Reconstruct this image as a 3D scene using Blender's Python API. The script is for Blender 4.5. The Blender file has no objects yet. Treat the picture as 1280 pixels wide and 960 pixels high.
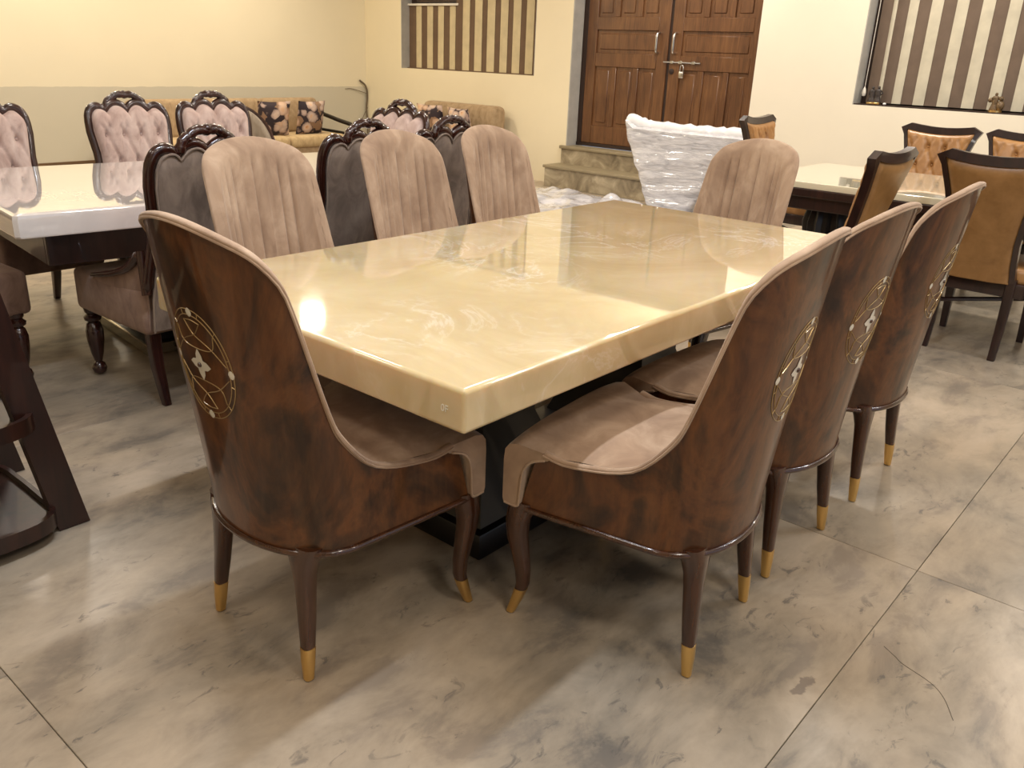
import bpy, bmesh, math, random
from mathutils import Vector, Matrix
random.seed(7)
C = bpy.context.scene
COL = C.collection
PI = math.pi
cos, sin = math.cos, math.sin

# ------------------------------------------------------------------ camera, world, lights, exposure
cam_d = bpy.data.cameras.new('camera'); cam = bpy.data.objects.new('camera', cam_d); COL.objects.link(cam)
cam_d.sensor_width = 36.0; cam_d.lens = 36.0*1067/1280; cam_d.clip_start = 0.05
cam.matrix_world = Matrix(((0.652887, 0.249968, -0.715021, -1.128966), (-0.756493, 0.262748, -0.598900, -1.065085), (0.038164, 0.931922, 0.360644, 1.378211), (0.000000, 0.000000, 0.000000, 1.000000)))
C.camera = cam

W = bpy.data.worlds.new('world'); C.world = W; W.use_nodes = True
bg = W.node_tree.nodes['Background']
bg.inputs['Color'].default_value = (0.62, 0.76, 1.0, 1); bg.inputs['Strength'].default_value = 0.9

C.view_settings.view_transform = 'Standard'; C.view_settings.look = 'None'
C.view_settings.exposure = 0.0; C.view_settings.gamma = 1.0; C.view_settings.use_curve_mapping = False

def lamp(loc, power, color, size=0.16, size_y=None, rot=(0, 0, 0), spread=PI):
    d = bpy.data.lights.new('ceiling_or_fill_lamp', 'AREA'); d.energy = power; d.color = color
    d.shape = 'RECTANGLE' if size_y else 'DISK'; d.size = size
    if size_y: d.size_y = size_y
    d.spread = spread
    o = bpy.data.objects.new('ceiling_or_fill_lamp', d); COL.objects.link(o); o.location = loc; o.rotation_euler = rot
    return o
WARM = (1.0, 0.88, 0.70); NEUT = (1.0, 0.92, 0.82); COOL = (0.80, 0.88, 1.0)
CEIL = 3.15
# warm-white downlights in rows, plus fill lamps added over the foreground: x, y, watts
for x, y, p in ((-1.4, -2.8, 20), (-1.6, .6, 12), (-1.4, 3.1, 10), (-.3, -1.9, 26), (-2.6, -.6, 12), (1.2, -2.8, 20), (1.3, -.4, 13), (1.2, 3.0, 20), (1.2, 5.6, 30),
                (3.8, -2.6, 26), (3.8, .2, 30), (3.6, 3.0, 30), (3.4, 5.4, 26)):
    lamp((x, y, CEIL-.02), p, NEUT, .45)
# downlights that wash the left and the far wall
for x in (0.4, 2.6): lamp((x, 7.6, CEIL-.02), 34, WARM, .14)
lamp((4.75, 6.98, CEIL-.02), 46, WARM, .26)
for y in (-.8, 1.2, 3.4): lamp((6.0, y, CEIL-.02), 36, NEUT, .14)
# cool tube lights
lamp((0.25, 0.42, CEIL-.02), 56, COOL, 1.2, .08)
lamp((3.4, -1.6, CEIL-.02), 34, COOL, 1.2, .05)

# ------------------------------------------------------------------ material helpers
def new_mat(name):
    m = bpy.data.materials.new(name); m.use_nodes = True
    nt = m.node_tree; b = nt.nodes['Principled BSDF']
    return m, nt, b
def s2l(r, g, b):
    f = lambda c: ((c/255+.055)/1.055)**2.4 if c > 10 else c/255/12.92
    return (f(r), f(g), f(b), 1)
def N(nt, t, **kw):
    n = nt.nodes.new(t)
    for k, v in kw.items(): setattr(n, k, v)
    return n
def L(nt, a, b): nt.links.new(a, b)
def coords(nt, scale=(1, 1, 1), kind='Object', rot=(0, 0, 0), loc=(0, 0, 0)):
    tc = N(nt, 'ShaderNodeTexCoord'); mp = N(nt, 'ShaderNodeMapping')
    mp.inputs['Scale'].default_value = scale; mp.inputs['Rotation'].default_value = rot; mp.inputs['Location'].default_value = loc
    L(nt, tc.outputs[kind], mp.inputs['Vector']); return mp.outputs['Vector']
def noise(nt, vec, scale, detail=4, rough=.55, dist=0.0):
    n = N(nt, 'ShaderNodeTexNoise'); n.inputs['Scale'].default_value = scale; n.inputs['Detail'].default_value = detail
    n.inputs['Roughness'].default_value = rough; n.inputs['Distortion'].default_value = dist
    if vec is not None: L(nt, vec, n.inputs['Vector'])
    return n.outputs['Fac']
def ramp(nt, fac, stops, interp='LINEAR'):
    r = N(nt, 'ShaderNodeValToRGB'); r.color_ramp.interpolation = interp
    e = r.color_ramp.elements
    while len(e) < len(stops): e.new(.5)
    for el, (p, c) in zip(e, stops): el.position = p; el.color = c
    L(nt, fac, r.inputs['Fac']); return r.outputs['Color']
def mix(nt, fac, a, b, mode='MIX'):
    m = N(nt, 'ShaderNodeMix', data_type='RGBA', blend_type=mode)
    for s, v in ((0, fac), (6, a), (7, b)):
        if isinstance(v, (int, float)): m.inputs[s].default_value = v
        elif isinstance(v, tuple): m.inputs[s].default_value = v
        else: L(nt, v, m.inputs[s])
    return m.outputs[2]
def math_(nt, op, a, b=0.0, c=None):
    m = N(nt, 'ShaderNodeMath', operation=op)
    for i, v in enumerate((a, b) if c is None else (a, b, c)):
        if isinstance(v, (int, float)): m.inputs[i].default_value = v
        else: L(nt, v, m.inputs[i])
    return m.outputs[0]
def bump(nt, b, h, strength=.2, dist=.01):
    n = N(nt, 'ShaderNodeBump'); n.inputs['Strength'].default_value = strength; n.inputs['Distance'].default_value = dist
    L(nt, h, n.inputs['Height']); L(nt, n.outputs['Normal'], b.inputs['Normal'])
def plain(name, col, rough=.5, metal=0.0, coat=0.0, var=.06, nscale=8):
    m, nt, b = new_mat(name)
    f = noise(nt, coords(nt), nscale, 3)
    lo = tuple(c*(1-var*2) for c in col[:3])+(1,); hi = tuple(min(1, c*(1+var)) for c in col[:3])+(1,)
    L(nt, ramp(nt, f, [(.3, lo), (.7, hi)]), b.inputs['Base Color'])
    b.inputs['Roughness'].default_value = rough; b.inputs['Metallic'].default_value = metal
    b.inputs['Coat Weight'].default_value = coat; b.inputs['Coat Roughness'].default_value = .04
    return m
def rand(nt): return N(nt, 'ShaderNodeObjectInfo').outputs['Random']
def offset_by_random(nt, vec, k=17.0):
    a = N(nt, 'ShaderNodeVectorMath', operation='ADD'); L(nt, vec, a.inputs[0])
    c = N(nt, 'ShaderNodeCombineXYZ'); r = math_(nt, 'MULTIPLY', rand(nt), k)
    for i in range(3): L(nt, r, c.inputs[i])
    L(nt, c.outputs[0], a.inputs[1]); return a.outputs[0]

def m_burl():
    m, nt, b = new_mat('burl_walnut_lacquer')
    v = offset_by_random(nt, coords(nt, (1, 1, .55)))
    big = noise(nt, v, 5.5, 6, .6, .9); fine = noise(nt, v, 38, 5, .7, .5); strk = noise(nt, coords(nt, (9, 9, 1.2)), 3, 4, .6, .4)
    c = ramp(nt, big, [(.36, s2l(52, 30, 15)), (.45, s2l(98, 62, 31)), (.52, s2l(132, 87, 46)), (.58, s2l(114, 72, 37)), (.66, s2l(58, 34, 18))])
    c = mix(nt, .6, c, ramp(nt, fine, [(.35, s2l(52, 38, 26)), (.65, s2l(128, 96, 62))]), 'SOFT_LIGHT')
    c = mix(nt, .3, c, ramp(nt, strk, [(.4, s2l(52, 32, 18)), (.65, s2l(104, 70, 40))]))
    L(nt, c, b.inputs['Base Color']); b.inputs['Roughness'].default_value = .4; b.inputs['Specular IOR Level'].default_value = .25
    b.inputs['Coat Weight'].default_value = .55; b.inputs['Coat Roughness'].default_value = .07
    bump(nt, b, fine, .03, .002)
    return m
def m_darkwood(name, lo, hi, rough=.25, coat=.7):
    m, nt, b = new_mat(name)
    f = noise(nt, coords(nt, (8, 8, 1)), 4, 4, .6, .5)
    L(nt, ramp(nt, f, [(.3, lo), (.7, hi)]), b.inputs['Base Color'])
    b.inputs['Roughness'].default_value = rough; b.inputs['Coat Weight'].default_value = coat; b.inputs['Coat Roughness'].default_value = .05
    return m
def m_velvet(name, lo, mid, hi, sheen=.35, scale=9, sheen_tint=(1, .9, .8, 1)):
    m, nt, b = new_mat(name)
    v = offset_by_random(nt, coords(nt, (1, 1, .6)))
    f = noise(nt, v, scale, 5, .6, .6); g = noise(nt, v, 160, 2)
    c = ramp(nt, f, [(.3, lo), (.5, mid), (.72, hi)])
    L(nt, c, b.inputs['Base Color']); b.inputs['Roughness'].default_value = .85
    b.inputs['Sheen Weight'].default_value = sheen; b.inputs['Sheen Roughness'].default_value = .4; b.inputs['Sheen Tint'].default_value = sheen_tint
    b.inputs['Specular IOR Level'].default_value = .2
    bump(nt, b, g, .15, .001)
    return m
def m_onyx(name, stops, vein, rough=.06, scale=1.0, veinw=.8, sss=0.0):
    m, nt, b = new_mat(name)
    v = coords(nt, (scale, scale, scale))
    f = noise(nt, v, 1.6, 6, .6, 1.6)
    c = ramp(nt, f, stops)
    w = noise(nt, v, 2.2, 7, .62, 2.4)
    d = math_(nt, 'ABSOLUTE', math_(nt, 'SUBTRACT', w, .5))
    veins = ramp(nt, d, [(0.0, (1, 1, 1, 1)), (.022, (.25, .25, .25, 1)), (.06, (0, 0, 0, 1))])
    gate = ramp(nt, noise(nt, v, 1.1, 2), [(.45, (0, 0, 0, 1)), (.62, (1, 1, 1, 1))])
    k = math_(nt, 'MULTIPLY', math_(nt, 'MULTIPLY', veins, gate), veinw)
    c = mix(nt, k, c, vein)
    fl = ramp(nt, noise(nt, coords(nt, (scale*7, scale*2.2, scale*3), rot=(0, 0, .5)), 4, 3), [(.66, (0, 0, 0, 1)), (.75, (1, 1, 1, 1))])
    c = mix(nt, math_(nt, 'MULTIPLY', fl, .18), c, vein)
    L(nt, c, b.inputs['Base Color']); b.inputs['Roughness'].default_value = rough; b.inputs['IOR'].default_value = 1.55
    b.inputs['Coat Weight'].default_value = 1; b.inputs['Coat Roughness'].default_value = .015; b.inputs['Coat IOR'].default_value = 1.65
    if sss:
        b.inputs['Subsurface Weight'].default_value = sss; b.inputs['Subsurface Radius'].default_value = (1.0, .62, .25); b.inputs['Subsurface Scale'].default_value = .05
    return m
def m_floor():
    m, nt, b = new_mat('polished_marble')
    v0 = coords(nt, kind='Object'); v = offset_by_random(nt, v0, 31.0)
    mp = N(nt, 'ShaderNodeMapping'); mp.inputs['Rotation'].default_value = (0, 0, .35); mp.inputs['Scale'].default_value = (.7, 1.25, 1)
    L(nt, v, mp.inputs['Vector']); u = mp.outputs['Vector']
    a = noise(nt, u, 1.3, 6, .6, .25)
    c = ramp(nt, a, [(.36, s2l(114, 106, 95)), (.46, s2l(150, 135, 116)), (.55, s2l(178, 158, 134)), (.66, s2l(192, 173, 151))])
    s = noise(nt, u, 5.0, 7, .66, .35)
    c = mix(nt, .45, c, ramp(nt, s, [(.38, s2l(94, 90, 86)), (.47, s2l(150, 138, 120)), (.62, s2l(182, 167, 146))]), 'MIX')
    sp = noise(nt, u, 17, 5, .7, .8)
    spm = ramp(nt, sp, [(.33, (1, 1, 1, 1)), (.41, (0, 0, 0, 1))])
    gate = ramp(nt, noise(nt, u, 2.2, 2), [(.42, (0, 0, 0, 1)), (.54, (1, 1, 1, 1))])
    c = mix(nt, math_(nt, 'MULTIPLY', math_(nt, 'MULTIPLY', spm, gate), .65), c, s2l(86, 82, 78))
    # one brown stain, in world metres
    tc = N(nt, 'ShaderNodeNewGeometry'); pos = tc.outputs['Position']
    dn = N(nt, 'ShaderNodeTexNoise'); dn.inputs['Scale'].default_value = 26; dn.inputs['Detail'].default_value = 3; L(nt, pos, dn.inputs['Vector'])
    wob = math_(nt, 'MULTIPLY', math_(nt, 'SUBTRACT', dn.outputs['Fac'], .5), .10)
    sm = N(nt, 'ShaderNodeMapping', vector_type='POINT'); sm.inputs['Location'].default_value = (-.605, .560, 0)
    L(nt, pos, sm.inputs['Vector'])
    sx = N(nt, 'ShaderNodeMapping'); sx.inputs['Rotation'].default_value = (0, 0, -.55); sx.inputs['Scale'].default_value = (.55, 1.5, 0)
    L(nt, sm.outputs['Vector'], sx.inputs['Vector'])
    ln = N(nt, 'ShaderNodeVectorMath', operation='LENGTH'); L(nt, sx.outputs['Vector'], ln.inputs[0])
    dd = math_(nt, 'ADD', ln.outputs['Value'], wob)
    st = ramp(nt, dd, [(.018, (1, 1, 1, 1)), (.024, (0, 0, 0, 1))])
    c = mix(nt, math_(nt, 'MULTIPLY', st, .75), c, s2l(104, 90, 78))
    tone = math_(nt, 'MULTIPLY_ADD', rand(nt), .16, .90)
    cc = N(nt, 'ShaderNodeCombineColor')
    for i in range(3): L(nt, tone, cc.inputs[i])
    c = mix(nt, 1.0, c, cc.outputs[0], 'MULTIPLY')
    L(nt, c, b.inputs['Base Color'])
    L(nt, ramp(nt, s, [(.3, (.40, .40, .40, 1)), (.7, (.28, .28, .28, 1))]), b.inputs['Roughness'])
    b.inputs['Specular IOR Level'].default_value = .32
    return m
def m_wall(name, upper, lower=None, zsplit=.89):
    m, nt, b = new_mat(name)
    f = noise(nt, coords(nt), .9, 5, .6)
    def var(c): return ramp(nt, f, [(.3, tuple(x*.94 for x in c[:3])+(1,)), (.7, c)])
    c = var(upper)
    if lower:
        geo = N(nt, 'ShaderNodeNewGeometry'); sp = N(nt, 'ShaderNodeSeparateXYZ'); L(nt, geo.outputs['Position'], sp.inputs[0])
        z = math_(nt, 'ADD', sp.outputs['Z'], math_(nt, 'MULTIPLY', noise(nt, coords(nt), 6, 4), .03))
        k = math_(nt, 'LESS_THAN', z, zsplit+.015)
        c = mix(nt, k, c, var(lower))
    L(nt, c, b.inputs['Base Color']); b.inputs['Roughness'].default_value = .6
    bump(nt, b, noise(nt, coords(nt), 45, 3), .08, .004)
    return m
def m_doorwood():
    m, nt, b = new_mat('teak_door_wood')
    v = offset_by_random(nt, coords(nt, (14, 14, 1.1)))
    f = noise(nt, v, 2.2, 6, .65, 1.2); k = noise(nt, coords(nt, (1, 1, 1)), 3, 2)
    c = ramp(nt, f, [(.3, s2l(70, 42, 22)), (.5, s2l(100, 64, 36)), (.7, s2l(126, 86, 52))])
    c = mix(nt, .35, c, ramp(nt, k, [(.35, s2l(82, 50, 27)), (.65, s2l(126, 86, 50))]))
    L(nt, c, b.inputs['Base Color']); b.inputs['Roughness'].default_value = .38
    b.inputs['Coat Weight'].default_value = .25; b.inputs['Coat Roughness'].default_value = .2
    return m
def m_floral():
    m, nt, b = new_mat('floral_print_fabric')
    v = offset_by_random(nt, coords(nt), 9.0)
    dn = N(nt, 'ShaderNodeTexNoise'); dn.inputs['Scale'].default_value = 14; L(nt, v, dn.inputs['Vector'])
    vv = N(nt, 'ShaderNodeMix', data_type='VECTOR'); vv.inputs[0].default_value = .06
    L(nt, v, vv.inputs[4]); L(nt, dn.outputs['Color'], vv.inputs[5])
    vo = N(nt, 'ShaderNodeTexVoronoi'); vo.inputs['Scale'].default_value = 10; L(nt, vv.outputs[1], vo.inputs['Vector'])
    petals = ramp(nt, vo.outputs['Distance'], [(.0, s2l(150, 90, 60)), (.12, s2l(216, 176, 140)), (.3, s2l(206, 184, 166)), (.5, s2l(176, 152, 140)), (.62, s2l(50, 38, 42))])
    sep = N(nt, 'ShaderNodeSeparateColor'); L(nt, vo.outputs['Color'], sep.inputs[0])
    c = mix(nt, math_(nt, 'GREATER_THAN', sep.outputs[0], .86), petals, s2l(46, 36, 42))
    c = mix(nt, math_(nt, 'MULTIPLY', math_(nt, 'LESS_THAN', sep.outputs[1], .25), .4), c, s2l(206, 164, 124))
    L(nt, c, b.inputs['Base Color']); b.inputs['Roughness'].default_value = .8
    return m
def m_leather(name, lo, hi):
    m, nt, b = new_mat(name)
    f = noise(nt, coords(nt), 12, 5, .6, .4)
    L(nt, ramp(nt, f, [(.3, lo), (.7, hi)]), b.inputs['Base Color']); b.inputs['Roughness'].default_value = .36
    bump(nt, b, noise(nt, coords(nt), 90, 3), .12, .002)
    return m
def m_plastic():
    m, nt, b = new_mat('polythene_wrap')
    f = noise(nt, coords(nt, (1.2, 1.2, 7)), 5, 6, .65, .6)
    L(nt, ramp(nt, f, [(.3, s2l(170, 170, 178)), (.6, s2l(226, 225, 229))]), b.inputs['Base Color'])
    b.inputs['Roughness'].default_value = .18; b.inputs['Coat Weight'].default_value = 1; b.inputs['Coat Roughness'].default_value = .08
    bump(nt, b, f, .6, .03)
    return m
def m_granite():
    m, nt, b = new_mat('mottled_stone_step')
    f = noise(nt, coords(nt, rot=(0, .4, 0)), 4.5, 6, .6, .8)
    L(nt, ramp(nt, f, [(.3, s2l(112, 100, 80)), (.5, s2l(156, 142, 116)), (.7, s2l(196, 182, 154))]), b.inputs['Base Color']); b.inputs['Roughness'].default_value = .4
    return m

M = {}
M['burl'] = m_burl()
M['chair_wood'] = m_darkwood('dark_walnut_lacquer', s2l(44, 22, 12), s2l(78, 42, 20))
M['mahogany'] = m_darkwood('dark_mahogany_lacquer', s2l(34, 14, 10), s2l(62, 28, 20))
M['espresso'] = m_darkwood('espresso_wood', s2l(26, 12, 10), s2l(52, 28, 22), .35, .4)
M['black_gloss'] = m_darkwood('black_brown_gloss', s2l(12, 8, 6), s2l(20, 13, 9), .4, .15)
M['shelf_wood'] = m_darkwood('reddish_shelf_wood', s2l(28, 13, 9), s2l(52, 25, 17), .35, .4)
M['velvet'] = m_velvet('beige_velvet', s2l(148, 121, 99), s2l(170, 142, 117), s2l(194, 167, 141))
M['greige'] = m_velvet('grey_taupe_velvet', s2l(116, 101, 90), s2l(140, 123, 110), s2l(160, 143, 128), .25, 14)
M['pink_velvet'] = m_velvet('pale_pink_velvet', s2l(180, 154, 145), s2l(204, 180, 171), s2l(220, 200, 191), .3, 16)
M['taupe'] = m_velvet('mauve_taupe_velvet', s2l(120, 96, 84), s2l(142, 116, 102), s2l(160, 134, 118), .3, 14)
M['onyx'] = m_onyx('honey_onyx', [(.3, s2l(202, 179, 136)), (.5, s2l(215, 194, 152)), (.7, s2l(225, 208, 171))], s2l(248, 242, 228), sss=.4)
M['white_stone'] = m_onyx('white_onyx', [(.25, s2l(226, 216, 210)), (.75, s2l(240, 234, 230))], s2l(252, 250, 248), .05, 1.0, .3)
M['cream_stone'] = m_onyx('cream_onyx', [(.25, s2l(232, 222, 190)), (.75, s2l(242, 234, 208))], s2l(252, 248, 236), .06, 1.0, .3)
M['floor'] = m_floor()
M['grout'] = plain('dark_joint', s2l(96, 86, 74), .8)
M['wall_left'] = m_wall('yellow_and_putty_paint', s2l(236, 225, 196), s2l(208, 200, 178))
M['wall_far'] = m_wall('cream_yellow_paint', s2l(240, 227, 194))
M['wall_pale'] = m_wall('pale_cream_paint', s2l(242, 233, 212))
M['reveal'] = plain('grey_plaster', s2l(176, 172, 164), .8)
M['ceil'] = plain('white_ceiling_paint', s2l(238, 232, 220), .8)
M['door'] = m_doorwood()
M['dark_gap'] = plain('dark_frame_wood', s2l(46, 28, 18), .6)
M['steel'] = plain('brushed_steel', s2l(210, 208, 204), .25, 1.0)
M['brass'] = plain('polished_brass', s2l(236, 198, 128), .3, 1.0, var=.03)
M['inlay'] = plain('brass_inlay_line', s2l(172, 144, 96), .35, .6, .5)
M['pearl'] = plain('mother_of_pearl', s2l(226, 218, 200), .25, 0, .8)
M['silver'] = plain('champagne_metal', s2l(190, 182, 160), .2, 1.0)
M['slat_dark'] = plain('brown_blind_fabric', s2l(108, 86, 66), .85)
M['slat_light'] = plain('beige_blind_fabric', s2l(206, 190, 152), .85)
M['slat_pale'] = plain('greige_blind_fabric', s2l(200, 192, 170), .85)
M['slat_cocoa'] = plain('cocoa_blind_fabric', s2l(108, 91, 77), .85)
M['white_metal'] = plain('white_painted_metal', s2l(232, 226, 214), .4)
M['sofa'] = m_velvet('tan_sofa_fabric', s2l(148, 124, 94), s2l(166, 142, 110), s2l(180, 156, 124), .2, 20)
M['sofa_seat'] = m_velvet('sand_sofa_fabric', s2l(176, 150, 110), s2l(192, 166, 124), s2l(204, 180, 138), .2, 20)
M['grey_fabric'] = m_velvet('grey_sofa_fabric', s2l(140, 126, 110), s2l(156, 142, 124), s2l(168, 154, 136), .2, 20)
M['floral'] = m_floral()
M['tan'] = m_leather('tan_leather', s2l(150, 106, 60), s2l(180, 134, 84))
M['tan_matte'] = m_leather('tan_back_leather', s2l(134, 96, 52), s2l(160, 118, 70))
M['plastic'] = m_plastic()
M['plastic_white'] = plain('white_foam_wrap', s2l(240, 240, 242), .3, 0, .6, .03)
M['step'] = m_granite()
M['step_edge'] = plain('worn_step_edge', s2l(150, 136, 108), .5)
M['statue'] = plain('antique_silver', s2l(66, 58, 54), .45, .1, var=.3, nscale=60)
M['statue_gold'] = plain('antique_bronze', s2l(110, 88, 60), .45, .2, var=.3, nscale=60)
M['clear_white'] = plain('milky_plastic', s2l(240, 240, 238), .2)
M['cable'] = plain('dusty_grey_cable', s2l(110, 96, 78), .8)
M['skirting'] = plain('brown_stone_skirting', s2l(104, 78, 50), .4)
M['mark'] = plain('chalk_white_marker', s2l(244, 238, 220), .6)
import numpy as np
# ------------------------------------------------------------------ mesh helpers
class MB:
    """collects shapes; build() links them as ONE mesh object"""
    def __init__(s): s.v = []; s.f = []
    def add(s, vs, fs):
        o = len(s.v); s.v += [tuple(map(float, p)) for p in vs]; s.f += [tuple(i+o for i in q) for q in fs]; return s
    def box(s, x0, x1, y0, y1, z0, z1, bev=0.0, seg=2, mat=None):
        bm = bmesh.new(); bmesh.ops.create_cube(bm, size=1)
        for v in bm.verts: v.co = Vector(((x0+x1)/2+v.co.x*(x1-x0), (y0+y1)/2+v.co.y*(y1-y0), (z0+z1)/2+v.co.z*(z1-z0)))
        if bev: bmesh.ops.bevel(bm, geom=bm.edges[:], offset=bev, segments=seg, affect='EDGES', profile=.5)
        if mat is not None: bm.transform(mat)
        bm.verts.ensure_lookup_table(); bm.verts.index_update()
        s.add([v.co for v in bm.verts], [[v.index for v in f.verts] for f in bm.faces]); bm.free(); return s
    def rings(s, R, cap=True, close=False):
        n = len(R[0]); vs = [p for r in R for p in r]; fs = []
        m = len(R) if close else len(R)-1
        for i in range(m):
            a = i*n; b = ((i+1) % len(R))*n
            for j in range(n):
                k = (j+1) % n; fs.append((a+j, a+k, b+k, b+j))
        if cap and not close: fs.append(tuple(range(n-1, -1, -1))); fs.append(tuple((len(R)-1)*n+j for j in range(n)))
        return s.add(vs, fs)
    def tube(s, path, r, n=8, close=False, ax=None, flat=1.0, cap=True):
        P = [Vector(p) for p in path]; R = []; m = len(P)
        rr = r if hasattr(r, '__len__') else [r]*m
        up = None
        for i, p in enumerate(P):
            a = P[(i-1) % m] if (close or i > 0) else p; b = P[(i+1) % m] if (close or i < m-1) else p
            t = (b-a).normalized()
            if ax is not None: u = Vector(ax); u = (u-t*u.dot(t)).normalized()
            else:
                if up is None: up = Vector((0, 0, 1)) if abs(t.z) < .9 else Vector((1, 0, 0))
                u = (up-t*up.dot(t)).normalized(); up = u
            w = t.cross(u)
            R.append([p+(u*cos(2*PI*k/n)*flat+w*sin(2*PI*k/n))*rr[i] for k in range(n)])
        return s.rings(R, cap, close)
    def grid(s, P, closev=False):
        n = len(P[0]); fs = []
        for i in range(len(P)-1):
            for j in range(n if closev else n-1):
                k = (j+1) % n; fs.append((i*n+j, i*n+k, (i+1)*n+k, (i+1)*n+j))
        return s.add([p for r in P for p in r], fs)
    def lathe(s, prof, n=14, o=(0, 0, 0), sx=1, sy=1):
        return s.rings([[(o[0]+r*cos(2*PI*k/n)*sx, o[1]+r*sin(2*PI*k/n)*sy, o[2]+z) for k in range(n)] for r, z in prof])
    def prism(s, poly, z0, z1):
        return s.rings([[(x, y, z0) for x, y in poly], [(x, y, z1) for x, y in poly]])
    def ball(s, c, r, sc=(1, 1, 1), n=10, m=6):
        return s.rings([[(c[0]+r*sc[0]*cos(2*PI*k/n)*sin(PI*(i+.02)/(m+.04)), c[1]+r*sc[1]*sin(2*PI*k/n)*sin(PI*(i+.02)/(m+.04)), c[2]-r*sc[2]*cos(PI*(i+.02)/(m+.04))) for k in range(n)] for i in range(m+1)])
    def mesh(s, name, mat, ang=38):
        me = bpy.data.meshes.new(name); me.from_pydata(s.v, [], s.f)
        bm = bmesh.new(); bm.from_mesh(me); bmesh.ops.remove_doubles(bm, verts=bm.verts, dist=1e-6); bmesh.ops.recalc_face_normals(bm, faces=bm.faces); bm.to_mesh(me); bm.free()
        if ang is not None:
            me.polygons.foreach_set('use_smooth', [True]*len(me.polygons)); me.set_sharp_from_angle(angle=math.radians(ang))
        me.materials.append(mat); return me
    def build(s, name, mat, parent=None, ang=38, loc=None, rz=0.0):
        o = bpy.data.objects.new(name, s.mesh(name, mat, ang)); COL.objects.link(o)
        if parent is not None: o.parent = parent
        if loc is not None: o.location = loc
        o.rotation_euler.z = rz
        return o
def flat(o):
    m = o.modifiers.new('weighted_normals', 'WEIGHTED_NORMAL'); m.keep_sharp = True; return o
def thing(name, label, cat, loc=(0, 0, 0), rz=0.0, group=None):
    o = bpy.data.objects.new(name, None); COL.objects.link(o); o.empty_display_size = .1
    o.location = loc; o.rotation_euler.z = rz; tag(o, label, cat, group); return o
def tag(o, label, cat, group=None):
    o['label'] = label; o['category'] = cat
    if group: o['group'] = group
    return o
def struct(name, mb, mat, parent=None, ang=38):
    o = mb.build(name, mat, parent, ang)
    if parent is None: o['kind'] = 'structure'
    return o
def kids(o): return list(o.children)
def dup(o, parent=None, loc=None, rz=None, label=None, group=None):
    """copy of a thing, of its parts and of their sub-parts"""
    c = o.copy(); COL.objects.link(c)
    if parent is not None: c.parent = parent; c.matrix_parent_inverse = o.matrix_parent_inverse.copy()
    if loc is not None: c.location = loc
    if rz is not None: c.rotation_euler.z = rz
    if label: c['label'] = label
    if group: c['group'] = group
    for ch in kids(o): dup(ch, c)
    return c
def spline(pts, n=8, close=False):
    P = [Vector(p) for p in pts]; m = len(P); out = []
    rng = range(m) if close else range(m-1)
    for i in rng:
        p1, p2 = P[i], P[(i+1) % m]
        p0 = P[(i-1) % m] if (close or i > 0) else p1*2-p2
        p3 = P[(i+2) % m] if (close or i+2 < m) else p2*2-p1
        for k in range(n):
            t = k/n
            out.append(.5*((2*p1)+(p2-p0)*t+(2*p0-5*p1+4*p2-p3)*t*t+(3*p1-p0-3*p2+p3)*t**3))
    if not close: out.append(P[-1])
    return out
def interp(x, xs, ys): return float(np.interp(x, xs, ys))
def rrect(hx, hy, n=16, e=4.0):
    return [(hx*abs(cos(a))**(2/e)*(1 if cos(a) >= 0 else -1), hy*abs(sin(a))**(2/e)*(1 if sin(a) >= 0 else -1)) for a in [2*PI*k/n+.001 for k in range(n)]]

# ------------------------------------------------------------------ the setting
XW, YW = 6.85, 8.4             # far wall and left wall, inner faces
X0, Y0 = -5.0, -6.0
T = .32
fl = MB().box(X0, XW+.3, Y0, YW, -.12, -.02).build('floor', M['grout']); fl['kind'] = 'structure'
px_, py_ = 1.97, 1.42
slab_meshes = {}
xs = [-.65+px_*k for k in range(-3, 5)]; LY = 2.65
for i, x in enumerate(xs[:-1]):
    for y in [(.815 if x < -.7 else (-.605 if i % 2 else -.605-.0)) + LY*k for k in range(-4, 5)]:
        a, b = max(x, X0), min(x+px_, XW+.02); c, d = max(y, Y0), min(y+LY, YW+.02)
        if b-a < .05 or d-c < .05: continue
        key = (round(b-a, 3), round(d-c, 3))
        if key not in slab_meshes:
            slab_meshes[key] = MB().box(-key[0]/2+.0009, key[0]/2-.0009, -key[1]/2+.0009, key[1]/2-.0009, -.02, 0, .0012, 1).mesh('marble_slab', M['floor'], 30)
        o = bpy.data.objects.new('marble_slab', slab_meshes[key]); COL.objects.link(o); o.parent = fl; o.location = ((a+b)/2, (c+d)/2, 0)

struct('wall_left', MB().box(X0-T, XW+T, YW, YW+T, -.1, CEIL), M['wall_left'])
struct('baseboard_left', MB().box(X0, XW-.02, YW-.015, YW+.01, 0, .15, .003, 1), M['skirting'])
DY0, DY1, DZ, DTOP = 2.80, 4.97, .435, 2.72          # door recess
WA = (5.48, 7.70, 1.152, 2.75)                      # window left of the door: y0 y1 z0 z1
WB = (-1.60, 1.83, 1.075, 2.75)
far = MB()
def wallpiece(mb, y0, y1, z0, z1): mb.box(XW, XW+T, y0, y1, z0, z1)
w = MB()
wallpiece(w, DY1, WA[0], -.1, CEIL); wallpiece(w, WA[0], WA[1], -.1, WA[2]); wallpiece(w, WA[0], WA[1], WA[3], CEIL); wallpiece(w, WA[1], YW, -.1, CEIL)
wallpiece(w, DY0, DY1, DTOP, CEIL)
struct('wall_far', w, M['wall_far'])
w = MB()
wallpiece(w, WB[1], DY0, -.1, CEIL); wallpiece(w, WB[0], WB[1], -.1, WB[2]); wallpiece(w, WB[0], WB[1], WB[3], CEIL); wallpiece(w, Y0, WB[0], -.1, CEIL)
struct('wall_far_right', w, M['wall_pale'])
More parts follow.
